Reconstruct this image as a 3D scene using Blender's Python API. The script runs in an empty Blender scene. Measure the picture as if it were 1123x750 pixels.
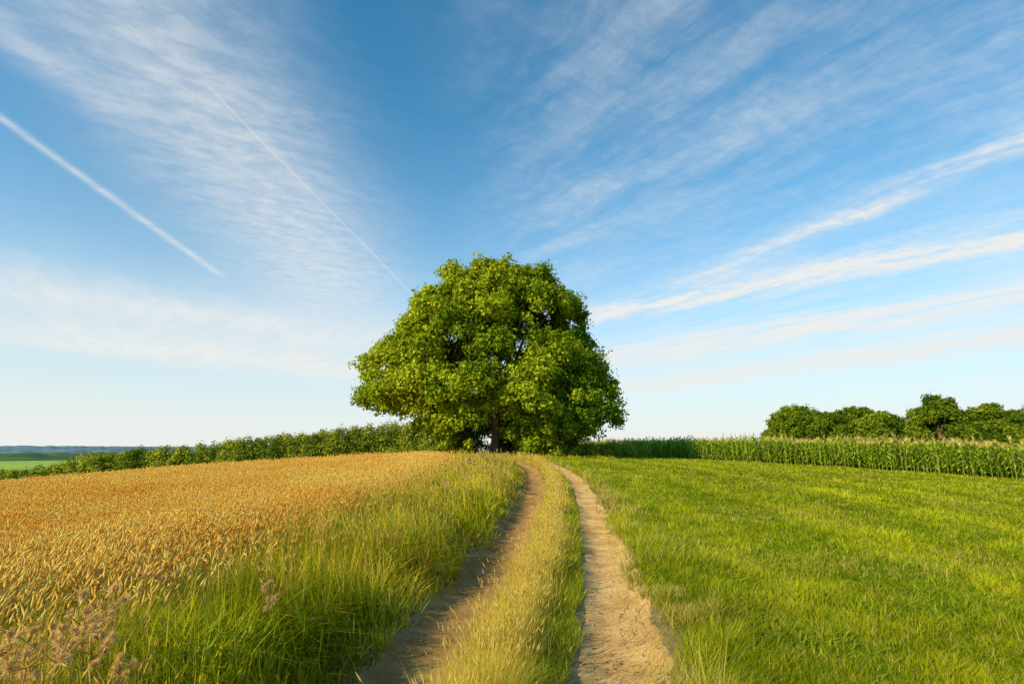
import bpy, math, numpy as np
from mathutils import Vector
rng=np.random.default_rng(7)
scene=bpy.context.scene
col=scene.collection
scene.view_settings.view_transform='Standard'
scene.view_settings.look='None'
scene.view_settings.exposure=0
up=np.array([0,0,1.])

# ------------------------------------------------------------ terrain
_ty=np.arange(-400,6001,1.0)
_tz=np.interp(_ty,[-400,-50,0,8,15,25,35,50,60,75,100,150,250,600,6000],
                  [-4,-0.5,0,.05,.26,.54,.8,1.05,1.05,.8,0,-3,-10,-22,-30])
_tz=np.convolve(np.pad(_tz,(4,4),mode='edge'),np.ones(9)/9,'valid')
def pc(y):
    return np.interp(y,_cy,_cx)
_cy=np.arange(-10,60,.25)
_cx=np.interp(_cy,[-10,0,4.4,7,10,15.4,20,24.6,28,31,35,38,42,46,60],
                  [-2.3,-.72,0,.43,.82,1.36,1.72,1.88,1.85,1.68,1.25,.75,-.2,-1.5,-7])
_cx=np.convolve(np.pad(_cx,(8,8),mode='edge'),np.ones(17)/17,'valid')
_cd=np.gradient(_cx,_cy)
def off(x,y):
    c=np.interp(y,_cy,_cx); d=np.interp(y,_cy,_cd)
    return (x-c)/np.sqrt(1+d*d)
def _hash(i,j,s):
    n=(i*374761393+j*668265263+s*982451653)&0x7fffffff
    n=((n^(n>>13))*1274126177)&0x7fffffff
    return ((n^(n>>16))&0xffff)/65535.0
def vn(x,y,sc=1.0,s=0):
    x=np.asarray(x,float)*sc+1000.37; y=np.asarray(y,float)*sc+1000.11
    i=np.floor(x).astype(np.int64); j=np.floor(y).astype(np.int64)
    fx=x-i; fy=y-j; fx=fx*fx*(3-2*fx); fy=fy*fy*(3-2*fy)
    return (_hash(i,j,s)*(1-fx)+_hash(i+1,j,s)*fx)*(1-fy)+(_hash(i,j+1,s)*(1-fx)+_hash(i+1,j+1,s)*fx)*fy
def fbm(x,y,sc=1.0,s=0):
    return (vn(x,y,sc,s)*.5+vn(x,y,sc*2.1,s+1)*.3+vn(x,y,sc*4.3,s+2)*.2)
def sst(a,b,t):
    t=np.clip((t-a)/(b-a),0,1); return t*t*(3-2*t)
def H(x,y):
    x=np.asarray(x,float); y=np.asarray(y,float)
    z=np.interp(y,_ty,_tz)
    s=np.maximum(-x-1,0); z=z-.05*s-.0009*np.maximum(s-12,0)**2
    r=np.maximum(x-2,0); z=z-.036*r
    z=np.where(z<0,-30*(1-np.exp(np.clip(z,-400,0)/30)),z)
    o=off(x,y)
    near=np.where((y<55)&(y>-10),1,0)
    z=z-near*.085*np.exp(-((np.abs(o)-.87)/.32)**4)*sst(45,42,y)
    z=z-near*.06*np.exp(-((o+.87)/.30)**4)*sst(45,42,y)
    z=z+near*.18*sst(-1.2,-1.75,o)*np.where(o<0,1,0)*sst(-9,-3.5,o)
    z=z+.05*(fbm(x,y,.5,5)-.5)*near
    return z
def xw(y):
    return np.interp(y,[-10,0,12,25,35,42,50],[-3.7,-3.35,-3.05,-2.9,-3.8,-6.5,-11])

# ------------------------------------------------------------ helpers
def mk(name,V,T=None,Q=None,C=None,mat=None,smooth=False,parent=None):
    me=bpy.data.meshes.new(name)
    V=np.asarray(V,np.float32)
    nt=0 if T is None else len(T); nq=0 if Q is None else len(Q)
    me.vertices.add(len(V)); me.vertices.foreach_set('co',V.ravel())
    loops=[]; starts=[]
    if nt: loops.append(np.asarray(T,np.int32).ravel()); starts.append(np.arange(nt)*3)
    if nq: loops.append(np.asarray(Q,np.int32).ravel()); starts.append(nt*3+np.arange(nq)*4)
    L=np.concatenate(loops); S=np.concatenate(starts).astype(np.int32)
    me.loops.add(len(L)); me.loops.foreach_set('vertex_index',L)
    me.polygons.add(nt+nq); me.polygons.foreach_set('loop_start',S)
    if smooth: me.polygons.foreach_set('use_smooth',np.ones(nt+nq,bool))
    me.update(calc_edges=True)
    if C is not None:
        a=me.attributes.new('Col','FLOAT_COLOR','POINT')
        c4=np.ones((len(V),4),np.float32); c4[:,:3]=np.clip(C,0,.92)
        a.data.foreach_set('color',c4.ravel())
    if mat: me.materials.append(mat)
    ob=bpy.data.objects.new(name,me); col.objects.link(ob)
    if parent: ob.parent=parent
    return ob
def newmat(name):
    m=bpy.data.materials.new(name); m.use_nodes=True
    nt=m.node_tree; nt.nodes.clear(); return m,nt,nt.nodes,nt.links
def foliage(name,transl=.35):
    m,nt,N,L=newmat(name)
    out=N.new('ShaderNodeOutputMaterial'); at=N.new('ShaderNodeAttribute'); at.attribute_name='Col'
    d=N.new('ShaderNodeBsdfDiffuse'); t=N.new('ShaderNodeBsdfTranslucent')
    mx=N.new('ShaderNodeMixShader'); mx.inputs[0].default_value=transl
    L.new(at.outputs['Color'],d.inputs[0]); L.new(at.outputs['Color'],t.inputs[0])
    L.new(d.outputs[0],mx.inputs[1]); L.new(t.outputs[0],mx.inputs[2]); L.new(mx.outputs[0],out.inputs[0])
    return m
M_grass=foliage('grass_material',.38)
M_straw=foliage('straw_material',.25)
M_leaf=foliage('leaf_material',.32)
M_dry=foliage('dry_flower_material',.3)

def blades(P,h,w,ang,lean,bend,C,tipC=None,segs=3):
    n=len(P); lv=[]; cc=[]
    d=np.stack([np.cos(ang),np.sin(ang),np.zeros(n)],1)
    sa=ang+np.pi/2+rng.normal(0,.5,n)
    sd=np.stack([np.cos(sa),np.sin(sa),np.zeros(n)],1)
    if tipC is None: tipC=C
    for k in range(segs+1):
        t=k/segs
        hor=(lean*t+bend*t*t)*h
        ver=h*(t-.35*np.clip(bend,0,2)*t*t)
        c=P+d*hor[:,None]+up*ver[:,None]
        wt=w*(1-t**1.6)*.5
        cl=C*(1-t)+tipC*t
        if k<segs:
            lv+= [c-sd*wt[:,None], c+sd*wt[:,None]]; cc+=[cl,cl]
        else:
            lv.append(c); cc.append(cl)
    nv=len(lv)
    V=np.stack(lv,1).reshape(-1,3); CC=np.stack(cc,1).reshape(-1,3)
    tr=[]
    for k in range(segs-1):
        a=2*k; tr+=[[a,a+1,a+3],[a,a+3,a+2]]
    a=2*(segs-1); tr.append([a,a+1,a+2])
    tr=np.array(tr)
    T=(np.arange(n)[:,None,None]*nv+tr[None]).reshape(-1,3)
    return V,T,CC
def polar(n,r0,r1,a0,a1,p=1.0):
    u=rng.random(n)
    r=r0*(r1/r0)**(u**p)
    a=np.radians(a0+(a1-a0)*rng.random(n))
    return r*np.sin(a),r*np.cos(a),r
def merge(parts):
    Vs=[];Ts=[];Cs=[];o=0
    for V,T,C in parts:
        Vs.append(V);Ts.append(T+o);Cs.append(C);o+=len(V)
    return np.concatenate(Vs),np.concatenate(Ts),np.concatenate(Cs)
def mixc(a,b,t):
    t=np.asarray(t)[:,None]; return np.asarray(a)[None]*(1-t)+np.asarray(b)[None]*t
def struct(ob): ob['kind']='structure'; return ob
def stuff(ob,label=None,cat=None):
    ob['kind']='stuff'
    if label: ob['label']=label
    if cat: ob['category']=cat
    return ob
def ears(base,ax,el,ew,C):
    n=len(base)
    ax=ax/np.linalg.norm(ax,axis=1)[:,None]
    s1=np.cross(ax,np.array([.3,.2,1.0])); s1/=np.linalg.norm(s1,axis=1)[:,None]+1e-9; s2=np.cross(ax,s1)
    mp=base+ax*(el*.4)[:,None]; e=ew[:,None]*.6
    ev=np.stack([base,mp+s1*e,mp+s2*e,mp-s1*e,mp-s2*e,base+ax*el[:,None]],1).reshape(-1,3)
    et=np.array([[0,2,1],[0,3,2],[0,4,3],[0,1,4],[1,2,5],[2,3,5],[3,4,5],[4,1,5]])
    return ev,(np.arange(n)[:,None,None]*6+et[None]).reshape(-1,3),np.repeat(C,6,0)

# ------------------------------------------------------------ ground sheet
def axis(lo,hi,step,a,b,g=1.12):
    c=list(np.arange(lo,hi,step)); s=step; v=c[-1]
    while v<b: s*=g; v+=s; c.append(v)
    s=step; v=c[0]; pre=[]
    while v>a: s*=g; v-=s; pre.append(v)
    return np.array(pre[::-1]+c)
gx=axis(-6,8,.1,-6000,6000,1.09); gy=axis(1,30,.12,-400,6000,1.07)
GX,GY=np.meshgrid(gx,gy); X=GX.ravel(); Y=GY.ravel()
Z=H(X,Y)
o=off(X,Y); n1=fbm(X,Y,.6,11); n2=fbm(X,Y,3,21); n3=fbm(X,Y,1.6,25)
c=mixc((.15,.21,.010),(.24,.30,.015),n1)
verge=(o<-1.2); c[verge]=mixc((.10,.11,.015),(.18,.17,.035),n2[verge])
wheatm=(X<xw(Y)-.1)&(Y<47)&(X>-75)
c[wheatm]=mixc((.54,.29,.055),(.70,.41,.09),n2[wheatm])
mid=(np.abs(o)<.5)&(Y<50); c[mid]=mixc((.25,.20,.06),(.34,.28,.08),n2[mid])
dm=sst(.75+.25*n3,.45+.1*n3,np.abs(np.abs(o)-.87))*(Y<45)
c=c*(1-dm[:,None])+mixc((.24,.16,.07),(.38,.27,.12),n2)*dm[:,None]
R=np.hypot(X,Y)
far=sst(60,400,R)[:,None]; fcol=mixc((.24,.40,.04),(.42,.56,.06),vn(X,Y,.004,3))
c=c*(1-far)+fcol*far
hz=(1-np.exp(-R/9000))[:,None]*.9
c=c*(1-hz)+np.array([.25,.40,.42])*hz  # aerial haze painted into the ground colour, growing with distance
nx,ny=len(gx),len(gy)
I=np.arange(nx*ny).reshape(ny,nx)
Q=np.stack([I[:-1,:-1],I[:-1,1:],I[1:,1:],I[1:,:-1]],-1).reshape(-1,4)
m,nt,N,L=newmat('ground_material')
out=N.new('ShaderNodeOutputMaterial'); b=N.new('ShaderNodeBsdfDiffuse'); at=N.new('ShaderNodeAttribute'); at.attribute_name='Col'
ge=N.new('ShaderNodeNewGeometry'); no=N.new('ShaderNodeTexNoise'); no.inputs['Scale'].default_value=9; no.inputs['Detail'].default_value=4
mr=N.new('ShaderNodeMapRange'); mr.inputs[3].default_value=.5; mr.inputs[4].default_value=1.5
mx=N.new('ShaderNodeVectorMath'); mx.operation='SCALE'
L.new(ge.outputs['Position'],no.inputs['Vector']); L.new(no.outputs[0],mr.inputs[0]); L.new(at.outputs['Color'],mx.inputs[0]); L.new(mr.outputs[0],mx.inputs['Scale'])
L.new(mx.outputs[0],b.inputs[0]); L.new(b.outputs[0],out.inputs[0])
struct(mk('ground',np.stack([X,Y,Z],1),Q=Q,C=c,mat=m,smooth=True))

# ------------------------------------------------------------ dirt track (two ruts)
m,nt,N,L=newmat('dirt_material')
out=N.new('ShaderNodeOutputMaterial'); b=N.new('ShaderNodeBsdfDiffuse'); b.inputs['Roughness'].default_value=.8
ge=N.new('ShaderNodeNewGeometry'); at=N.new('ShaderNodeAttribute'); at.attribute_name='Col'
n_a=N.new('ShaderNodeTexNoise'); n_a.inputs['Scale'].default_value=2.0; n_a.inputs['Detail'].default_value=6; n_a.inputs['Roughness'].default_value=.55
n_b=N.new('ShaderNodeTexNoise'); n_b.inputs['Scale'].default_value=30; n_b.inputs['Detail'].default_value=5; n_b.inputs['Roughness'].default_value=.65
r1=N.new('ShaderNodeValToRGB'); r1.color_ramp.elements[0].position=.28; r1.color_ramp.elements[1].position=.70
r1.color_ramp.elements[0].color=(.44,.255,.09,1); r1.color_ramp.elements[1].color=(.78,.52,.235,1)
r2=N.new('ShaderNodeMapRange'); r2.inputs[1].default_value=.3; r2.inputs[2].default_value=.7; r2.inputs[3].default_value=.74; r2.inputs[4].default_value=1.12
sc=N.new('ShaderNodeVectorMath'); sc.operation='SCALE'; ml=N.new('ShaderNodeVectorMath'); ml.operation='MULTIPLY'
ad=N.new('ShaderNodeMath'); ad.operation='ADD'
bp=N.new('ShaderNodeBump'); bp.inputs['Strength'].default_value=.7; bp.inputs['Distance'].default_value=.022
for q in (n_a,n_b): L.new(ge.outputs['Position'],q.inputs['Vector'])
L.new(n_a.outputs[0],r1.inputs[0]); L.new(n_b.outputs[0],r2.inputs[0]); L.new(r1.outputs[0],sc.inputs[0]); L.new(r2.outputs[0],sc.inputs['Scale'])
L.new(sc.outputs[0],ml.inputs[0]); L.new(at.outputs['Color'],ml.inputs[1])
L.new(ml.outputs[0],b.inputs[0]); L.new(n_a.outputs[0],ad.inputs[0]); L.new(n_b.outputs[0],ad.inputs[1]); L.new(ad.outputs[0],bp.inputs['Height'])
L.new(bp.outputs[0],b.inputs['Normal']); L.new(b.outputs[0],out.inputs[0])
M_dirt=m
sy=np.arange(-6,44,.08); VV=[];QQ=[];CV=[];ofs=0
for side in (-1,1):
    cx=np.interp(sy,_cy,_cx); cd=np.interp(sy,_cy,_cd); nn=np.sqrt(1+cd*cd)
    K=15; t=np.linspace(-1,1,K)
    hw=.45+.12*(fbm(sy,sy*0+side*7,1.1,31)-.5)*2
    oo=side*.87+t[None]*hw[:,None]
    PX=cx[:,None]+oo/nn[:,None]; PY=sy[:,None]-oo*(cd/nn)[:,None]
    PZ=H(PX,PY)+.022-.06*np.abs(t[None])**5+.030*(fbm(PX,PY,5,41)-.5)
    VV.append(np.stack([PX,PY,PZ],-1).reshape(-1,3))
    mottle=fbm(PX,PY,1.2,43).reshape(-1)
    CV.append(mixc((.46,.42,.37),(.74,.67,.58),mottle) if side<0 else mixc((.84,.81,.75),(1,1,.98),mottle))  # left rut's shade painted in as darker vertex colours, mottled by noise
    J=np.arange(len(sy)*K).reshape(len(sy),K)+ofs; ofs+=len(sy)*K
    QQ.append(np.stack([J[:-1,:-1],J[:-1,1:],J[1:,1:],J[1:,:-1]],-1).reshape(-1,4))
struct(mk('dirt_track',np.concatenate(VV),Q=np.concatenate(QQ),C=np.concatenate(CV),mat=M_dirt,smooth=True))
n=3600
py=3+rng.random(n)**2*20; oo=np.where(rng.random(n)<.4,-.87,.87)+rng.normal(0,.2,n)
px=pc(py)+oo; s=.004+.014*rng.random(n)**3
oc=np.array([[1,0,0],[0,1,0],[-1,0,0],[0,-1,0],[0,0,.7],[0,0,-.7]]); ot=np.array([[0,1,4],[1,2,4],[2,3,4],[3,0,4],[1,0,5],[2,1,5],[3,2,5],[0,3,5]])
V=(oc[None]*s[:,None,None]*(1+.4*rng.normal(0,1,(n,6,1)).clip(-1,1)))+np.stack([px,py,H(px,py)+.022],1)[:,None]
T=(np.arange(n)[:,None,None]*6+ot[None]).reshape(-1,3)
C=np.repeat(mixc((.28,.2,.11),(.70,.52,.30),rng.random(n)),6,0)
stuff(mk('gravel',V.reshape(-1,3),T=T,C=C,mat=M_dry),'small pale stones scattered over the dirt ruts','gravel')

# ------------------------------------------------------------ meadow grass
x,y,r=polar(460000,2.6,85,-12,58)
o=off(x,y); edge=1.20+.34*(fbm(x,y,1.3,51)-.5)*2
k=(o>edge+.30*rng.random(len(o))**2)|((o>.95)&(rng.random(len(o))<.05)); k&=(y<80)
mz=(x-17)*36+(y-71)*18
k&=(mz<0)
x,y,r,o=x[k],y[k],r[k],o[k]; n=len(x)
tuft=fbm(x,y,1.9,61); broad=fbm(x,y,.18,71); mid_=fbm(x,y,.7,72)
stripe=.5+.5*np.sin(o*1.75+1.6*fbm(x,y,.14,66)*3)
stripe2=np.exp(-((np.mod(o+1.6*vn(x,y,.07,67),4.6)-2.3)/.40)**2)
lush=sst(3.0,1.2,o)
h=(.035+.12*tuft**1.4+.03*rng.random(n))*(1+1.8*lush*fbm(x,y,2.5,62))*(1+.003*r)
h*=1+1.1*(mid_>.58)*rng.random(n)
w=np.maximum(.005,r*.00135)*(.7+.6*rng.random(n))
tt=np.clip(.06+.28*stripe+.34*stripe2+1.1*(tuft-.4)+.30*rng.normal(0,1,n),0,1)
C=mixc((.16,.25,.006),(.62,.60,.018),tt)
C*= (0.50+.50*broad+.55*mid_)[:,None]
dry=rng.random(n)<(.07+.45*np.exp(-((o-1.5)/.4)**2)*(fbm(x,y,.9,81)>.48)+.12*(fbm(x,y,.45,83)>.6))
C[dry]=mixc((.60,.43,.11),(.78,.60,.18),rng.random(dry.sum()))
ang=rng.uniform(0,2*np.pi,n)
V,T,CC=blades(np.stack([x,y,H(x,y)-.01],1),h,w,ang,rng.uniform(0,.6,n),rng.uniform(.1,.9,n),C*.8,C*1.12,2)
x,y,r=polar(24000,2.8,30,-5,55); o=off(x,y); k=(o>1.5)&(fbm(x,y,.9,73)>.58); x,y,r=x[k],y[k],r[k]; n=len(x)
C=mixc((.18,.28,.015),(.46,.50,.04),rng.random(n)); ang=rng.uniform(0,6.28,n)
W2=blades(np.stack([x,y,H(x,y)+.02],1),.05+.05*rng.random(n),np.full(n,.024),ang,rng.uniform(.6,1.4,n),rng.uniform(.2,1,n),C,C,2)
V,T,CC=merge([(V,T,CC),W2])
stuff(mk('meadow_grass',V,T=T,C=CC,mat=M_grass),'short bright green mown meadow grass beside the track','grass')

# ------------------------------------------------------------ verge grass
x,y,r=polar(370000,1.6,60,-75,12,.9)
o=off(x,y); k=(((o<-1.25+.24*(fbm(x,y,1.7,91)-.5)*2)&(x>xw(y)-1.1*fbm(x,y,.9,92)))|((y>43.5)&(x>-9)&(x<9)))&(y<52)&(y>1.2)
x,y,r,o=x[k],y[k],r[k],o[k]; n=len(x)
tuft=fbm(x,y,1.5,101); big=fbm(x,y,.5,105); patch=fbm(x,y,1.1,108)
edge=np.maximum(sst(-1.15,-1.95,o),sst(43,45,y))
nearw=sst(1.2,0.,x-xw(y))
h=(.14+.54*edge*(.15+1.35*tuft)+.12*nearw)*(.4+.75*rng.random(n))*(.65+.65*big)
h*=np.clip(1.12-.010*r,.62,1.2)
w=np.maximum(.010,r*.0018)*(.5+1.2*rng.random(n)**1.5)
tt=np.clip(.45+1.9*(tuft-.5)+1.1*(patch-.5)+.30*rng.normal(0,1,n),0,1)
C=mixc((.16,.24,.006),(.76,.68,.018),tt)
far=sst(7,20,y)
dry=rng.random(n)<(.07+.30*far*fbm(x,y,.5,103)*1.6+.22*(fbm(x,y,.7,104)>.55)+.22*nearw)
C[dry]=mixc((.74,.46,.07),(.92,.68,.15),rng.random(dry.sum()))
ang=rng.uniform(0,6.28,n)*.6+ (6.28*vn(x,y,1.1,106))*.5
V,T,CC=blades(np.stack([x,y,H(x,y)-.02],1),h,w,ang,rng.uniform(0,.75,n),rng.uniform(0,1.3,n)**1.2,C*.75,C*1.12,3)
x,y,r=polar(15000,1.8,50,-75,12,.8)
o=off(x,y); k=(o<-1.7)&(x>xw(y)-.6)&(y<50)&(y>1.2)&(fbm(x,y,.7,107)+.25*rng.random(len(x))>.59); x,y,r=x[k],y[k],r[k]; n=len(x)
hh=rng.uniform(.45,.82,n)*np.clip(1.1-.008*r,.7,1.1); ang=rng.uniform(0,6.28,n); ln=rng.uniform(.0,.4,n); P=np.stack([x,y,H(x,y)],1)
C=mixc((.72,.45,.09),(.92,.66,.18),rng.random(n))
b1=blades(P,hh,np.maximum(.004,r*.0011),ang,ln,np.full(n,.02),C*.8,C,1)
d=np.stack([np.cos(ang),np.sin(ang),np.zeros(n)],1)
b2=ears(P+d*(hh*ln)[:,None]+up*(hh*.9)[:,None],d*rng.uniform(.1,.9,n)[:,None]+up,np.maximum(.09,r*.004),np.maximum(.009,r*.0011),C)
x,y,r=polar(26000,2.0,26,-70,10,.9); o=off(x,y); k=(o<-1.6)&(x>xw(y)-.3)&(y>1.5)&(fbm(x,y,1.0,109)>.58); x,y,r=x[k],y[k],r[k]; n=len(x)
C=mixc((.12,.22,.012),(.46,.52,.03),rng.random(n))
b3=blades(np.stack([x,y,H(x,y)+rng.uniform(.0,.40,n)],1),rng.uniform(.08,.18,n),np.maximum(.032,r*.002),rng.uniform(0,6.28,n),rng.uniform(.4,1.4,n),rng.uniform(.2,1.2,n),C,C,3)
V,T,CC=merge([(V,T,CC),b1,b2,b3])
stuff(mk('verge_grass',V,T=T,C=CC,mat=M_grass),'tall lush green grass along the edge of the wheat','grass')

# ------------------------------------------------------------ middle strip grass
y=2.2*(45/2.2)**(rng.random(135000)**1.1)
o=rng.normal(0.03,.23,len(y)).clip(-.52,.54)
k=(o>-.40+.12*(fbm(y,o,2,111)-.5)*2)&(o<.47+.10*(fbm(y,o,2,115)-.5)*2); y=y[k];o=o[k]
x=pc(y)+o; r=np.hypot(x,y); n=len(x)
goldm=sst(.26,-.18,o+.40*(fbm(x,y,.9,112)-.5)*2)
tuft=fbm(x,y,1.7,113)
h=(.07+.15*tuft+.54*goldm*tuft**1.4*sst(-.52,-.22,o))*(.4+.8*rng.random(n))
w=np.maximum(.004,r*.0014)*(.6+.6*rng.random(n))
C=mixc((.20,.28,.010),(.58,.58,.025),np.clip(tuft+.2*rng.normal(0,1,n),0,1))
g=rng.random(n)<(.10+.60*goldm*np.clip(.5+fbm(x,y,1.3,117),0,1.2))
C[g]=mixc((.78,.50,.07),(.92,.72,.16),rng.random(g.sum()))
A=blades(np.stack([x,y,H(x,y)-.01],1),h,w,rng.uniform(0,6.28,n),rng.uniform(0,.45,n),rng.uniform(0,.8,n)**1.4,C*.85,C*1.1,3)
n=3800; y=2.3*(40/2.3)**(rng.random(n)**1.1); o=rng.normal(-.08,.14,n); x=pc(y)+o; r=np.hypot(x,y)
k=fbm(x,y,1.5,114)>.47; x,y,r=x[k],y[k],r[k]; n=len(x)
hh=rng.uniform(.35,.62,n); ang=rng.uniform(0,6.28,n); ln=rng.uniform(.0,.45,n); P=np.stack([x,y,H(x,y)],1)
C=mixc((.76,.50,.10),(.92,.72,.20),rng.random(n)); d=np.stack([np.cos(ang),np.sin(ang),np.zeros(n)],1)
B=blades(P,hh,np.maximum(.003,r*.0009),ang,ln,np.full(n,.02),C*.8,C,1)
E=ears(P+d*(hh*ln)[:,None]+up*(hh*.92)[:,None],d*rng.uniform(.2,.9,n)[:,None]+up,np.full(n,.09),np.maximum(.006,r*.001),C)
V,T,CC=merge([A,B,E])
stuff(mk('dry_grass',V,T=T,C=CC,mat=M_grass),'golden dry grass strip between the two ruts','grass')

# ------------------------------------------------------------ wheat
x,y,r=polar(350000,2.2,95,-78,0,.8)
dens=sst(.0,1.1,xw(y)+.9*(fbm(x,y,1.2,121)-.3)-x)
k=(rng.random(len(x))<dens*1.05+.06)&(x<xw(y)+.6)&(y<46.5)&(x>-75)&(y>-1.5)
x,y,r=x[k],y[k],r[k]; n=len(x)
x=x+ .06*np.sin(x*2*np.pi/.28)
hh=(.56+.20*fbm(x,y,.45,122)+.09*rng.normal(0,1,n))*(.88+.12*sst(0,1.5,xw(y)-x))
sw=np.maximum(.004,r*.0009)
tt=np.clip(fbm(x,y,.6,123)*1.3-.2+.26*rng.normal(0,1,n),0,1)
C=mixc((.80,.40,.05),(.92,.70,.18),tt)
gz=H(x,y); ang=rng.normal(.3,1.3,n); ln=rng.uniform(.0,.24,n)
P=np.stack([x,y,gz],1)
A=blades(P,hh,sw*1.8,ang,ln,np.zeros(n)+.02,C*.88,C,1)
d=np.stack([np.cos(ang),np.sin(ang),np.zeros(n)],1)
top=P+d*(hh*ln)[:,None]+up*(hh*.97)[:,None]
ax=d*rng.uniform(.0,.8,n)[:,None]+up*rng.uniform(.3,1,n)[:,None]*np.where(rng.random(n)<.12,-.5,1)[:,None]
E=ears(top,ax,np.maximum(.115,r*.0032)*rng.uniform(.7,1.25,n),np.maximum(.0135,r*.00105),C*1.1)
nl=60000; idx=rng.integers(0,n,nl)
B=blades(P[idx]+up*.15,hh[idx]*.78,np.maximum(.008,r[idx]*.0014),rng.uniform(0,6.28,nl),rng.uniform(.1,.5,nl),rng.uniform(.2,1,nl),C[idx]*.9,C[idx],2)
V,T,CC=merge([A,E,B])
stuff(mk('wheat',V,T=T,C=CC,mat=M_straw),'ripe golden wheat crop on a gentle slope','wheat')

# ------------------------------------------------------------ maize
def maize_template(seed):
    g=np.random.default_rng(seed); V=[];T=[];C=[]
    hgt=2.2
    for z,w in ((0,.026),(hgt,.014)):
        for a in range(4): V.append((w*math.cos(a*math.pi/2),w*math.sin(a*math.pi/2),z)); C.append((.36,.42,.06))
    for a in range(4):
        c=(a+1)%4; T+=[[a,c,4+c],[a,4+c,4+a]]
    for i in range(11):
        z=.25+i*.168; a=(i%2)*math.pi+g.normal(0,.6)+seed; ln=.75*(1-.35*abs(i-5)/6); w=.065
        dx,dy=math.cos(a),math.sin(a); b=len(V)
        lc=np.array((.31,.44,.025))*g.uniform(.6,1.5)
        if g.random()<.08: lc=np.array((.5,.42,.14))
        for t,zz,ww in ((0,0,.6),(.33,.38,1),(.68,.42,.85),(1,.12,0.05)):
            cx,cy=dx*ln*t,dy*ln*t
            V.append((cx-dy*w*ww,cy+dx*w*ww,z+zz*ln*1.1)); V.append((cx+dy*w*ww,cy-dx*w*ww,z+zz*ln*1.1+.02)); C+= [lc,lc]
        for s in range(3):
            q=b+2*s; T+=[[q,q+1,q+3],[q,q+3,q+2]]
    for i in range(7):
        a=g.uniform(0,6.28); b=len(V); ex=.15*math.cos(a)*(i>0); ey=.15*math.sin(a)*(i>0)
        V+=[(-.028,0,hgt-.0),(.028,0,hgt-.0),(ex,ey,hgt+.32)]; C+=[(.66,.52,.15)]*3; T.append([b,b+1,b+2])
    return np.array(V),np.array(T),np.array(C,float)
tm=[maize_template(s) for s in range(4)]
e0=np.array([44.,17.]); e1=np.array([4.,97.]); ed=(e1-e0)/np.linalg.norm(e1-e0); en=np.array([ed[1],-ed[0]])
if en[0]<0: en=-en
Ln=np.linalg.norm(e1-e0); parts=[]
for row in range(14):
    s=np.arange(0,Ln,.28 if row<6 else .4)
    s=s+rng.normal(0,.05,len(s)); q=e0+ed*s[:,None]+en*(row*.75+rng.normal(0,.08,len(s)))[:,None]
    gap=rng.random(len(s))<.93; q=q[gap]
    hsc=(.88+.25*fbm(q[:,0],q[:,1],.3,131)+.09*rng.normal(0,1,len(q)))
    rot=rng.uniform(0,6.28,len(q)); kind=rng.integers(0,4,len(q))
    for kk in range(4):
        mm=kind==kk; nn=mm.sum()
        if not nn: continue
        V0,T0,C0=tm[kk]; cr,sr=np.cos(rot[mm])[:,None],np.sin(rot[mm])[:,None]; hs=hsc[mm][:,None]
        vx=(V0[None,:,0]*cr-V0[None,:,1]*sr)+q[mm][:,:1]; vy=(V0[None,:,0]*sr+V0[None,:,1]*cr)+q[mm][:,1:2]
        vz=V0[None,:,2]*hs+H(q[mm][:,0],q[mm][:,1])[:,None]
        V=np.stack([vx,vy,vz],-1).reshape(-1,3); T=(np.arange(nn)[:,None,None]*len(V0)+T0[None]).reshape(-1,3)
        C=(C0[None]*rng.uniform(.65,1.4,(nn,1,1))).reshape(-1,3)
        parts.append((V,T,C))
V,T,CC=merge(parts)
stuff(mk('maize_crop',V,T=T,C=CC,mat=M_grass),'tall green maize crop with tan tassels in dense rows','maize')

# ------------------------------------------------------------ trees
def leaf_cloud(cent,rad,tint,per,size,flat=.75,jit=.5):
    k=len(cent); n=k*per
    ci=np.repeat(np.arange(k),per)
    d=rng.normal(0,1,(n,3)); d/=np.linalg.norm(d,axis=1)[:,None]
    bump=1+.28*np.sin(d[:,0]*5+ci*1.7)*np.sin(d[:,1]*5+ci*2.3)+.18*np.sin(d[:,2]*7+ci)
    rr=rad[ci]*bump*np.clip(rng.random(n)**.5+.10*np.abs(rng.normal(0,1,n)),.05,1.35)
    P=cent[ci]+d*rr[:,None]*np.array([1,1,flat])
    nr=d*1.0+np.array([0,0,.35])+rng.normal(0,jit,(n,3)); nr/=np.linalg.norm(nr,axis=1)[:,None]
    a=np.cross(nr,rng.normal(0,1,(n,3))); a/=np.linalg.norm(a,axis=1)[:,None]; b=np.cross(nr,a)
    s=size*rng.uniform(.65,1.3,n)
    V=np.stack([P-a*s[:,None]*.6,P+b*s[:,None]*.36+nr*s[:,None]*.1,P+a*s[:,None]*.6,P-b*s[:,None]*.36+nr*s[:,None]*.1],1).reshape(-1,3)
    Q=np.arange(n*4).reshape(-1,4)
    C=np.repeat(tint[ci]*rng.uniform(.7,1.35,(n,1)),4,0)
    return V,Q,C
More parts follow.
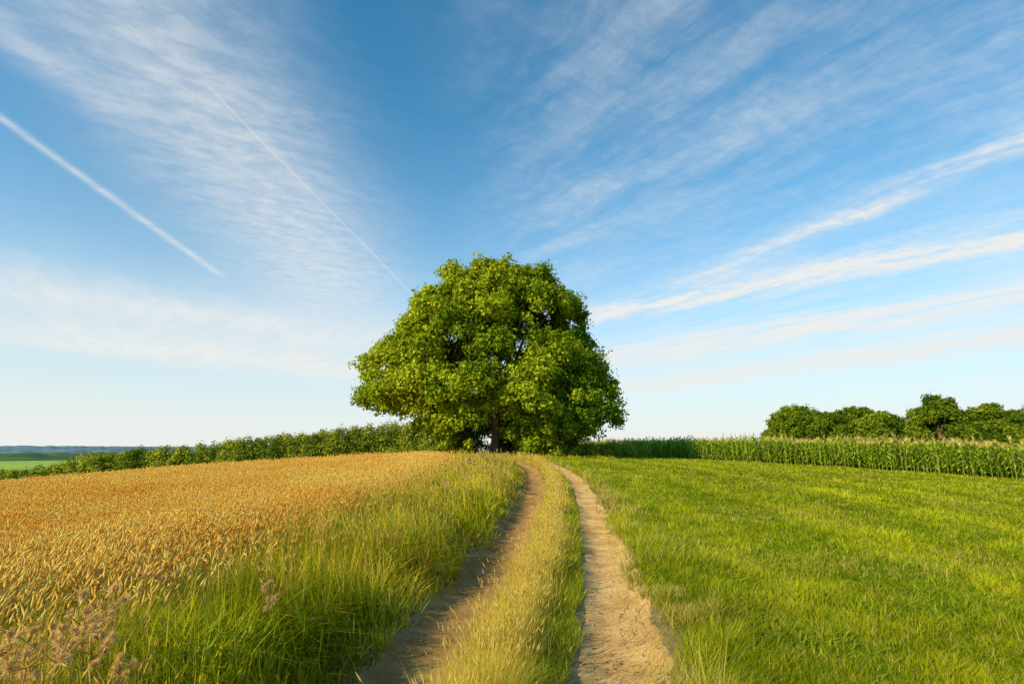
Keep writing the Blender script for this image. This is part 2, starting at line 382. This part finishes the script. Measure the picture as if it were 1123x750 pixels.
def tube(p0,p1,r0,r1,sag=.0,seg=7,sides=8,wob=.0):
    p0=np.array(p0,float);p1=np.array(p1,float); V=[];Q=[]
    dr=p1-p0; ln=np.linalg.norm(dr); dr/=ln
    a=np.cross(dr,[.2,.1,1] if abs(dr[2])<.9 else [1,0,0]); a/=np.linalg.norm(a); b=np.cross(dr,a)
    off_=rng.normal(0,wob,(seg+1,3)); off_[0]=0; off_=np.cumsum(off_,0)*.5; off_-=np.linspace(0,1,seg+1)[:,None]*off_[-1]
    for i in range(seg+1):
        t=i/seg; c=p0+dr*ln*t+off_[i]+np.array([0,0,1])*sag*math.sin(math.pi*t)
        r=r0*(1-t)+r1*t
        for s in range(sides):
            th=2*math.pi*s/sides; V.append(c+(a*math.cos(th)+b*math.sin(th))*r)
    for i in range(seg):
        for s in range(sides):
            t=(s+1)%sides; Q.append([i*sides+s,i*sides+t,(i+1)*sides+t,(i+1)*sides+s])
    return np.array(V),np.array(Q)
m,nt,N,L=newmat('bark_material')
out=N.new('ShaderNodeOutputMaterial'); b=N.new('ShaderNodeBsdfDiffuse'); no=N.new('ShaderNodeTexNoise'); no.inputs['Scale'].default_value=6; no.inputs['Detail'].default_value=6
tcn=N.new('ShaderNodeTexCoord'); mp=N.new('ShaderNodeMapping'); mp.inputs['Scale'].default_value=(1,1,.2)
rp=N.new('ShaderNodeValToRGB'); rp.color_ramp.elements[0].color=(.07,.048,.028,1); rp.color_ramp.elements[1].color=(.30,.21,.125,1)
bp=N.new('ShaderNodeBump'); bp.inputs['Distance'].default_value=.08
L.new(tcn.outputs['Object'],mp.inputs[0]); L.new(mp.outputs[0],no.inputs['Vector']); L.new(no.outputs[0],rp.inputs[0]); L.new(rp.outputs[0],b.inputs[0]); L.new(no.outputs[0],bp.inputs['Height']); L.new(bp.outputs[0],b.inputs['Normal']); L.new(b.outputs[0],out.inputs[0])
M_bark=m
def tubes_obj(name,tl,parent):
    Vs=[];Qs=[];oo=0
    for V,Q in tl: Vs.append(V);Qs.append(Q+oo);oo+=len(V)
    return mk(name,np.concatenate(Vs),Q=np.concatenate(Qs),mat=M_bark,smooth=True,parent=parent)
def empty(name,loc,label,cat,group=None):
    e=bpy.data.objects.new(name,None); e.location=loc; e.empty_display_size=.3; col.objects.link(e)
    e['label']=label; e['category']=cat
    if group: e['group']=group
    return e
def make_tree(base,lobes,Lp,Rp,zc,depth,nfill,mind,lr,csub,crad,per,size,c0,c1,trunks,label,group=None,gap=None,ninner=60,hint=None,nveil=0):
    bx,by=base; bz=float(H(bx,by)); e=empty('tree',(bx,by,bz),label,'tree',group)
    zs=np.array([p[0] for p in Lp]); lw=np.array([p[1] for p in Lp])
    zr=np.array([p[0] for p in Rp]); rw=np.array([p[1] for p in Rp])
    zmin,zmax=min(zs[0],zr[0]),zs[-1]; LB=[tuple(l) for l in lobes]
    tries=0; tgt=len(LB)+nfill
    def blocked(x,yy,z,r): return gap and yy-r<2.0 and gap[0]-r*.4<x<gap[1]+r*.4 and z-r<gap[2]-.6
    while len(LB)<tgt and tries<6000:
        tries+=1
        R=lr*rng.uniform(.75,1.25)
        z=rng.uniform(zmin,zmax); a=rng.uniform(0,2*np.pi)
        l=max(np.interp(z,zs,lw)-R,.2); rr=max(np.interp(z,zr,rw)-R,.2)
        w=l if math.cos(a)<0 else rr; dd=(l+rr)*.5*depth
        rad=1/math.sqrt((math.cos(a)/w)**2+(math.sin(a)/max(dd,.1))**2)
        x=zc+rad*math.cos(a); yy=rad*math.sin(a)
        if z>zmax-R*.9: continue
        if blocked(x,yy,z,R): continue
        if LB:
            q=np.array([b_[:3] for b_ in LB])-np.array((x,yy,z))
            if (q*q).sum(1).min()<mind**2: continue
        LB.append((x,yy,z,R))
    cs=[];tint=[];rads=[]
    def colr(t0,s=.18):
        tt=np.clip(t0+s*rng.normal(),0,1); return np.array(c0)*(1-tt)+np.array(c1)*tt
    for (x,yy,z,R) in LB:
        t0=rng.uniform(.1,.9)
        if hint: t0=np.clip(hint(x,yy,z)+.24*rng.normal(),0,1)
        k=0; nsub=int(csub*(R/lr)**2)
        while k<nsub:
            d=rng.normal(0,1,3); d/=np.linalg.norm(d)
            if d[2]<-.6 or (yy<3 and d[1]>.75): continue
            rr_=(R-crad*.7)*rng.uniform(.62,1.18)
            p=np.array((x,yy,z))+d*rr_*np.array([1.08,1,.9])
            k+=1
            if gap and gap[0]<p[0]<gap[1] and p[2]<gap[2] and p[1]<2: continue
            cs.append(p); rads.append(crad*rng.uniform(.5,1.4)); tint.append(colr(t0))
    tries=0;k=0
    while k<nveil and tries<nveil*20:
        tries+=1
        z=rng.uniform(zmin,zmax); a=rng.uniform(0,6.28)
        l=np.interp(z,zs,lw); rr=np.interp(z,zr,rw)
        if rng.random()>(l+rr)/(lw.max()+rw.max())+.1: continue
        w=max((l if math.cos(a)<0 else rr)-crad*1.2,.2); dd=(l+rr)*.5*depth-crad
        rad=rng.uniform(.76,.92)/math.sqrt((math.cos(a)/w)**2+(math.sin(a)/max(dd,.1))**2)
        p=np.array((zc+rad*math.cos(a),rad*math.sin(a),min(z,zmax-crad*1.5)))
        if gap and gap[0]<p[0]<gap[1] and p[2]<gap[2] and p[1]<2: continue
        t0=.45 if not hint else hint(*p)
        cs.append(p); rads.append(crad*rng.uniform(.5,1.3)); tint.append(colr(t0,.25)); k+=1
    ns=len(cs)
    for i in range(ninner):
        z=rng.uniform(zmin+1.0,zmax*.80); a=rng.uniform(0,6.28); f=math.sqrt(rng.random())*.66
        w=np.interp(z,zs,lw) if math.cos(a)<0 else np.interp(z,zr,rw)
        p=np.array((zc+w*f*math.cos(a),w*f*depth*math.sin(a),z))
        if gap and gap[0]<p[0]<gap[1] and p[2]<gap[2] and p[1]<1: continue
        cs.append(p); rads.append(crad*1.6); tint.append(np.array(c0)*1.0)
    cs=np.array(cs); rads=np.array(rads); tint=np.array(tint)
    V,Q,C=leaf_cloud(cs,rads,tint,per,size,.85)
    nsp=int(ns*.7); ii=rng.integers(0,ns,nsp)
    dv=rng.normal(0,1,(nsp,3)); dv[:,2]=np.abs(dv[:,2]); dv/=np.linalg.norm(dv,axis=1)[:,None]
    V2,Q2,C2=leaf_cloud(cs[ii]+dv*(rads[ii]*1.0)[:,None],rads[ii]*.5,tint[ii],max(10,per//6),size)
    Q=np.concatenate([Q,Q2+len(V)]); V=np.concatenate([V,V2]); C=np.concatenate([C,C2])
    V[:,2]=np.maximum(V[:,2],.15)
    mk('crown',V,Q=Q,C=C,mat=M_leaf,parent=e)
    tl=[]
    for (tx,ty,r0,ht,lean) in trunks:
        tl.append(tube((tx,ty,-.4),(tx+lean,ty,ht),r0,r0*.45,seg=8,sides=12,wob=r0*.25))
        tl.append(tube((tx,ty,-.4),(tx,ty,.9),r0*1.55,r0*.98,seg=3,sides=12))
    mk_l=[]
    for (x,yy,z,R) in LB[:44]:
        p=np.array((x,yy,z)); tr=trunks[int(np.argmin([abs(p[0]-t[0]) for t in trunks]))] if rng.random()<.75 else trunks[0]
        f=rng.uniform(.2,.8); st=np.array([tr[0]+tr[4]*f,tr[1],tr[3]*f])
        if p[2]<st[2]-1: st[2]=max(1.8,p[2]*.8)
        mk_l.append(tube(st,p,tr[2]*.42,.07,sag=.5,seg=7,sides=7,wob=.25))
        for q in range(3):
            d=rng.normal(0,1,3); d[2]=abs(d[2]); d/=np.linalg.norm(d); mk_l.append(tube(p,p+d*R*.85,.07,.02,seg=3,sides=5,wob=.08))
    tubes_obj('trunk',tl,e); tubes_obj('limb',mk_l,e)
    return e

Lp=[(2.2,6.4),(3.6,10.8),(5.4,12.8),(8,12.2),(11,11.0),(14,8.8),(16.4,6.8),(18.2,4.8),(19.2,2.4)]
Rp=[(.8,7.4),(2.8,11.6),(5.6,12.0),(8,10.6),(10.6,9.4),(13,9.8),(15.6,8.6),(17.6,6.6),(19.2,3.0)]
lob=[(1.4,-1,16.4,2.5),(-2.9,0,16.1,2.4),(4.9,0,15.5,2.4),(-6.4,-1,13.4,2.5),(-9.2,0,10.6,2.4),(-11.0,-1,7.6,2.4),(-12.1,0,5.4,1.8),(-9.4,-2,4.9,1.8),
     (7.4,0,13.2,2.3),(7.6,0,10.6,2.1),(8.8,-1,8.2,2.4),(10.0,0,5.8,2.4),(10.4,-1,3.8,1.9),(8.2,-3,2.6,1.8),(5.4,-5.0,2.8,1.8),(3.0,-4.5,3.4,1.6),(-6.4,-3.5,4.4,2.0),(-4.2,-1,3.2,1.5),(6.4,-2,1.9,1.4),(2.8,1.5,2.2,1.6)]
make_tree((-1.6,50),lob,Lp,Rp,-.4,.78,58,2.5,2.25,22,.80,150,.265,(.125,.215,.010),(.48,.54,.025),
   [(0,0,.48,12,.4),(-5.2,1.0,.32,9,-1.5)],
   'large spreading broad green tree standing alone where the track ends',gap=(-1.4,.9,4.2),ninner=120,
   hint=lambda x,y,z:.46-.026*x,nveil=210)  # sunlit side painted into the leaf tint: lighter left, darker right

row=[(54.0,100,12.3,5.9,6.6,'round full-crowned green tree behind the maize'),(67,102,12.6,8.6,9.4,'broad spreading green tree behind the maize'),
     (82,100,15.4,6.4,6.4,'tall rounded dark green tree behind the maize'),(93,101,14.4,7.0,7.4,'tall rounded dark green tree behind the maize'),(104.5,100,15.6,7.4,8,'tall rounded dark green tree behind the maize'),(75.5,106,12.6,6.5,6.5,'round full-crowned green tree behind the maize'),(61,107,12.6,6.5,6.5,'round full-crowned green tree behind the maize'),(88.5,107,14.2,6,6,'tall rounded dark green tree behind the maize')]
for i,(x,y,h,a,b,lab) in enumerate(row):
    prof=lambda w:[(.8,w*.95),(h*.3,w),(h*.5,w*.95),(h*.68,w*.80),(h*.84,w*.52),(h*.97,w*.2)]
    j=rng.uniform(-1.5,1.5,6)
    make_tree((x,y),[(0.3+j[0],0,h*.82,h*.13),(-a*.45+j[1],0,h*(.63+.06*j[2]),h*.15),(b*.5+j[3],0,h*(.64+.07*j[4]),h*.14),(-a*.7,-2,h*.38,2.2),(b*.75,-2,h*.36,2.2)],prof(a),prof(b),0,.8,30,1.9,1.9,14,.85,90,.42,(.06,.125,.010),(.27,.34,.02),
      [(0,0,.35,h*.6,.2)],lab,'row of trees behind the maize',ninner=40,nveil=35)

def bush(x,y,w,h,c0,c1,label):
    bz=float(H(x,y)); e=empty('bush',(x,y,bz),label,'bush','bushes around the big tree')
    n=34; a=rng.uniform(0,6.28,n); rr=np.sqrt(rng.random(n))
    cs=np.stack([w*rr*np.cos(a),w*.6*rr*np.sin(a),h*(.15+.55*rng.random(n)*(1-.6*rr**2))],1)
    V,Q,C=leaf_cloud(cs,np.full(n,h*.32),mixc(c0,c1,rng.random(n)),130,.18)
    V[:,2]=np.maximum(V[:,2],.02)
    mk('foliage',V,Q=Q,C=C,mat=M_leaf,parent=e)
    tubes_obj('stem',[tube((0,0,-.2),(cs[i][0]*.7,cs[i][1]*.7,cs[i][2]),.05,.02,seg=3,sides=6) for i in range(6)],e)
for (x,y,w,h) in [(-9.5,52,2.8,1.6),(-5.6,49,2.4,1.2),(-4.6,53,3,2.4),(1.2,53,3.0,2.4),(3.4,47.5,2.6,1.4),(6.5,50,2.8,1.7),(9.5,55,3.2,2.0),(13,60,3.4,2.0)]:
    bush(x,y,w,h,(.12,.19,.015),(.38,.42,.04),'low dark green bush growing under the tree')

# ------------------------------------------------------------ distant wood
u=np.concatenate([np.linspace(-1.5,-.11,330)+rng.normal(0,.003,330),rng.uniform(-1.5,-.10,420),rng.uniform(-1.5,-.75,150)])
yy=np.concatenate([112+6*rng.random(330),118+64*rng.random(570)**1.3]); n=len(u)
x=u*yy; cs=[];tn=[];rd=[]
hgt=rng.uniform(9.3,10.6,n)+1.3*(vn(x,yy,.06,141)-.5)*2
hgt[:330]-=.8
for i in range(n):
    gz=float(H(x[i],yy[i])); hh=hgt[i]; tt=rng.random(); tint=np.array((.13,.20,.018))*(1-tt)+np.array((.44,.45,.04))*tt
    w=rng.uniform(1.8,3.0)
    for k in range(8):
        f=rng.uniform(.12,.90); a=rng.uniform(0,6.28); q=w*(1-f*.82)
        cs.append((x[i]+q*math.cos(a),yy[i]+q*math.sin(a),gz+hh*f)); rd.append(w*(.52-.30*f)+.5); tn.append(tint*rng.uniform(.85,1.15))
V,Q,C=leaf_cloud(np.array(cs),np.array(rd),np.array(tn),66,.40,1.0,.35)
stuff(mk('wood',V,Q=Q,C=C,mat=M_leaf),'dense green wood along the far side of the wheat','wood')

def ridge(name,dist,a0,a1,base,top,colr,seed,rough,sc_):
    a=np.radians(np.linspace(a0,a1,900)); t=np.linspace(0,1,900)
    xx=np.sin(a)*dist; yy=np.cos(a)*dist
    hgt=top*(.70+.30*vn(xx,yy,sc_,seed))*np.sin(np.pi*t)**.35+rough*(vn(xx,yy,.05,seed+9)-.5)
    V=[];K=5
    for k,(f,g) in enumerate(((0,0),(.25,.6),(.5,.9),(.75,1.0),(1,.9))):
        V.append(np.stack([xx*(1+.25*f),yy*(1+.25*f),base+hgt*g],1))
    V=np.stack(V,1).reshape(-1,3); J=np.arange(900*K).reshape(900,K)
    Q=np.stack([J[:-1,:-1],J[1:,:-1],J[1:,1:],J[:-1,1:]],-1).reshape(-1,4)
    m,nt,N,L=newmat(name+'_material'); out=N.new('ShaderNodeOutputMaterial'); b=N.new('ShaderNodeBsdfDiffuse')
    no=N.new('ShaderNodeTexNoise'); no.inputs['Scale'].default_value=.012; no.inputs['Detail'].default_value=6; ge=N.new('ShaderNodeNewGeometry')
    rp=N.new('ShaderNodeValToRGB'); rp.color_ramp.elements[0].position=.42; rp.color_ramp.elements[1].position=.58
    rp.color_ramp.elements[0].color=(*[q*.8 for q in colr],1); rp.color_ramp.elements[1].color=(colr[0]*1.3,colr[1]*1.2,colr[2]*1.05,1)
    L.new(ge.outputs['Position'],no.inputs['Vector']); L.new(no.outputs[0],rp.inputs[0]); L.new(rp.outputs[0],b.inputs[0]); L.new(b.outputs[0],out.inputs[0])
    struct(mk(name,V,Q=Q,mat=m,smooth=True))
ridge('hill',1700,-80,-20,-29,18,(.08,.15,.07),201,5,.002)
ridge('hill',3600,-90,-15,-40,54,(.15,.25,.31),211,5,.0006)  # far ridge: bluish aerial haze is part of the painted colour

# ------------------------------------------------------------ wild flowers
def head_mesh(name,c0,c1,nt=240):
    d=rng.normal(0,1,(nt,3)); d[:,2]=d[:,2]*.8+.25; d/=np.linalg.norm(d,axis=1)[:,None]
    s=np.cross(d,rng.normal(0,1,(nt,3))); s/=np.linalg.norm(s,axis=1)[:,None]
    rr=rng.uniform(.45,1.15,(nt,1)); off_=rng.normal(0,.16,(nt,3))
    V=np.stack([d*.15-s*.08+off_,d*.15+s*.08+off_,d*rr+s*.08+off_,],1).reshape(-1,3)
    C=np.repeat(mixc(c0,c1,rng.random(nt)),3,0)
    return mk(name,V,T=np.arange(nt*3).reshape(-1,3),C=C,mat=M_dry)
hd=[head_mesh('flower_head',(.72,.40,.11),(.92,.72,.32)),head_mesh('flower_head',(.70,.42,.18),(.88,.62,.32))]
dmesh=[h.data for h in hd]
for h in hd: bpy.data.objects.remove(h)
def wild(x,y,ht,nh,kind,spread,hs,label):
    bz=float(H(x,y)); e=empty('wild_flower',(x,y,bz),label,'wildflower','dried wildflowers in the grass verge')
    tl=[];hp=[]
    for i in range(max(2,nh//4)):
        a=rng.uniform(0,6.28); tx,ty=spread*.9*math.cos(a)*rng.random(),spread*.9*math.sin(a)*rng.random(); tz=ht*rng.uniform(.62,.9)
        tl.append(tube((0.02*i,0,-.02),(tx,ty,tz),.006,.004,seg=4,sides=5,wob=.01))
        for j in range(4):
            q=(tx+rng.normal(0,spread*.26),ty+rng.normal(0,spread*.26),tz+ht*rng.uniform(.03,.18))
            tl.append(tube((tx,ty,tz),q,.004,.0025,seg=2,sides=4)); hp.append(q)
    Vs=[];Qs=[];oo=0
    for V,Q in tl: Vs.append(V);Qs.append(Q+oo);oo+=len(V)
    V=np.concatenate(Vs); mk('stem',V,Q=np.concatenate(Qs),C=np.tile(np.array([.52,.36,.09]),(len(V),1)),mat=M_dry,parent=e)
    for q in hp:
        ob=bpy.data.objects.new('flower_head',dmesh[kind]); col.objects.link(ob); ob.parent=e; ob.location=q
        s=hs*rng.uniform(.5,1.3); ob.scale=(s*rng.uniform(.8,1.2),s,s*rng.uniform(.8,1.6)); ob.rotation_euler=(rng.uniform(-.7,.7),rng.uniform(-.7,.7),rng.uniform(0,6.28))
lab='tall dried wildflower with fluffy beige seed heads'
for (x,y,ht,nh,sp) in [(-2.3,3.1,.80,24,.24),(-2.75,3.2,.74,16,.24),(-2.15,2.5,.82,24,.26),(-2.0,2.95,.62,12,.2),(-2.5,2.8,.74,12,.24),(-2.65,3.7,.74,12,.2)]:
    wild(x,y,ht,nh,0,sp,.030,lab)
lab='thistle with small faded pinkish beige heads'
for (x,y,ht,nh,sp) in [(-1.95,4.6,.54,8,.16),(-3.0,4.7,.66,12,.22),(-2.7,7.5,.62,4,.15),(-1.7,12.5,.6,8,.3),(-.6,17,.76,16,.5),(-1.4,18.5,.82,12,.4),(-.4,21,.9,16,.6),(-1.1,23,.95,16,.6)]:
    wild(x,y,ht,nh,1,sp,.020+.0018*y,lab)

# ------------------------------------------------------------ light + sky
el=math.radians(26); az=math.radians(-135)
S=Vector((math.sin(az)*math.cos(el),math.cos(az)*math.cos(el),math.sin(el)))
ld=bpy.data.lights.new('sun','SUN'); ld.energy=5.0; ld.angle=math.radians(.5); ld.color=(1,.81,.49)
lo=bpy.data.objects.new('sun',ld); lo.rotation_euler=(-S).to_track_quat('-Z','Y').to_euler(); lo.location=(-20,-20,30); col.objects.link(lo)
w=bpy.data.worlds.new('World'); scene.world=w; w.use_nodes=True
try: w.cycles.sampling_method='NONE'
except Exception: pass
nt=w.node_tree; N=nt.nodes; L=nt.links; N.clear()
def put(s,v):
    if isinstance(v,bpy.types.NodeSocket): L.new(v,s)
    else: s.default_value=v
def Mt(op,a,b=None,c=None,clamp=False):
    q=N.new('ShaderNodeMath'); q.operation=op; q.use_clamp=clamp; put(q.inputs[0],a)
    if b is not None: put(q.inputs[1],b)
    if c is not None: put(q.inputs[2],c)
    return q.outputs[0]
def SS(v,a,b,lo=0.,hi=1.):
    q=N.new('ShaderNodeMapRange'); q.interpolation_type='SMOOTHSTEP'; put(q.inputs[0],v)
    q.inputs[1].default_value=a; q.inputs[2].default_value=b; q.inputs[3].default_value=lo; q.inputs[4].default_value=hi; return q.outputs[0]
def COMB(x,y,z=0.):
    q=N.new('ShaderNodeCombineXYZ'); put(q.inputs[0],x);put(q.inputs[1],y);put(q.inputs[2],z); return q.outputs[0]
def NZ(v,s,d=5,r=.55,dist=0.):
    q=N.new('ShaderNodeTexNoise'); q.inputs['Scale'].default_value=s;q.inputs['Detail'].default_value=d;q.inputs['Roughness'].default_value=r
    q.inputs['Distortion'].default_value=dist
    L.new(v,q.inputs['Vector']); return q.outputs[0]
tc=N.new('ShaderNodeTexCoord'); sp=N.new('ShaderNodeSeparateXYZ'); L.new(tc.outputs['Generated'],sp.inputs[0])
dz=Mt('MAXIMUM',sp.outputs[2],.03); PX=Mt('DIVIDE',sp.outputs[0],dz); PY=Mt('DIVIDE',sp.outputs[1],dz)
Pv=COMB(PX,PY); wn=Mt('SUBTRACT',NZ(Pv,1.3,4,.62),.5)
def rotc(ang,sx,sy,wv=.35):
    ca,sa=math.cos(ang),math.sin(ang)
    a=Mt('ADD',Mt('MULTIPLY',PX,ca),Mt('MULTIPLY',PY,sa)); b=Mt('SUBTRACT',Mt('MULTIPLY',PY,ca),Mt('MULTIPLY',PX,sa))
    b=Mt('ADD',b,Mt('MULTIPLY',wn,wv))
    return COMB(Mt('MULTIPLY',a,sx),Mt('MULTIPLY',b,sy))
fine=NZ(rotc(math.radians(30),8,14,.15),1.0,4,.70)
fibR=NZ(rotc(math.radians(127),.9,3.6,.38),1.4,5,.64)
def streak(p0,p1,w0,w1,inten,warp,tex=None,e0=.15,e1=.15):
    p0=Vector(p0);p1=Vector(p1);d=p1-p0;ln=d.length;d/=ln
    ax=Mt('SUBTRACT',PX,p0.x); ay=Mt('SUBTRACT',PY,p0.y)
    t=Mt('DIVIDE',Mt('ADD',Mt('MULTIPLY',ax,d.x),Mt('MULTIPLY',ay,d.y)),ln)
    s=Mt('SUBTRACT',Mt('MULTIPLY',ay,d.x),Mt('MULTIPLY',ax,d.y))
    if warp: s=Mt('ADD',s,Mt('MULTIPLY',wn,warp))
    wd=Mt('MAXIMUM',Mt('ADD',Mt('MULTIPLY',t,w1-w0),w0),.003)
    g=Mt('DIVIDE',s,wd); g=Mt('POWER',2.718,Mt('MULTIPLY',Mt('MULTIPLY',g,g),-1.))
    m_=Mt('MULTIPLY',SS(t,-e0,e0),SS(t,1-e1,1+e1,1.,0.))
    f=Mt('MULTIPLY',Mt('MULTIPLY',g,m_),inten)
    if tex is not None: f=Mt('MULTIPLY',f,tex)
    return f
tR=SS(fibR,.33,.64,.32,1.25); tF=SS(fine,.3,.7,.66,1.18); tRF=Mt('MULTIPLY',tR,tF)
tS=SS(fibR,.30,.68,.70,1.15)
big=SS(NZ(Pv,.75,2),.3,.65,.40,1.1)
fs=[
 streak((-1.57,1.2),(-1.73,2.9),.018,.03,.45,.03,tF,.1,.08),
 streak((-.86,1.30),(-.67,3.24),.004,.006,.34,.0,None,.05,.05),
 streak((-.80,.6),(-1.35,4.2),.24,.62,.56,.30,tF,.2,.4),
 streak((-1.35,.3),(-1.2,1.45),.10,.07,.34,.1,tF,.2,.1),
 streak((1.80,1.3),(1.08,3.15),.11,.12,.80,.24,tRF,.2,.15),
 streak((3.4,1.55),(.45,4.05),.24,.26,1.1,.40,tRF,.1,.1),
 streak((3.9,2.5),(1.2,5.1),.06,.09,.60,.25,tF,.1,.2),
 streak((3.9,2.8),(.8,6.4),.50,.75,.95,.9,tR,.1,.2),
 streak((4.9,4.1),(1.6,9.6),.9,1.1,.95,1.4,tR,.1,.2),
 streak((-3.8,2.6),(-.9,5.4),.70,.95,.66,1.1,tS,.25,.3),
 streak((-4.6,4.2),(-1.3,7.5),1.2,1.4,.85,1.2,tS,.2,.3),
 Mt('MULTIPLY',Mt('MULTIPLY',SS(PX,-.40,.35),SS(PY,.2,1.0)),Mt('MULTIPLY',Mt('MULTIPLY',tRF,.27),big)),
]
inv=None
for f in fs:
    q=Mt('SUBTRACT',1.,Mt('MINIMUM',f,.95)); inv=q if inv is None else Mt('MULTIPLY',inv,q)
zc=Mt('MAXIMUM',sp.outputs[2],0.)
haze=Mt('MULTIPLY',Mt('POWER',2.718,Mt('MULTIPLY',Mt('POWER',Mt('DIVIDE',zc,.27),1.5),-1.)),.99)
inv=Mt('MULTIPLY',inv,Mt('SUBTRACT',1.,haze))
cf=Mt('SUBTRACT',1.,inv,clamp=True)
sky=N.new('ShaderNodeTexSky'); sky.sky_type='NISHITA'; sky.sun_disc=False; sky.sun_elevation=el; sky.sun_rotation=az
sky.air_density=1.0; sky.dust_density=.3; sky.ozone_density=2.0
tn_=N.new('ShaderNodeMix'); tn_.data_type='RGBA'; tn_.blend_type='MULTIPLY'; tn_.inputs[0].default_value=1
L.new(sky.outputs[0],tn_.inputs[6]); tn_.inputs[7].default_value=(.17,1.10,1.30,1)
mx=N.new('ShaderNodeMix'); mx.data_type='RGBA'; L.new(cf,mx.inputs[0]); L.new(tn_.outputs[2],mx.inputs[6])
ST=.15
mx.inputs[7].default_value=(.86/ST,.865/ST,.84/ST,1)
bg=N.new('ShaderNodeBackground'); bg.inputs[1].default_value=ST; L.new(mx.outputs[2],bg.inputs[0])
out=N.new('ShaderNodeOutputWorld'); L.new(bg.outputs[0],out.inputs[0])

# ------------------------------------------------------------ camera
cd=bpy.data.cameras.new('camera'); cd.lens=18; cd.sensor_width=36; cd.clip_start=.05; cd.clip_end=20000
co=bpy.data.objects.new('camera',cd); co.location=(0,0,1.8); co.rotation_euler=(math.radians(90+11.58),0,0); col.objects.link(co)
scene.camera=co
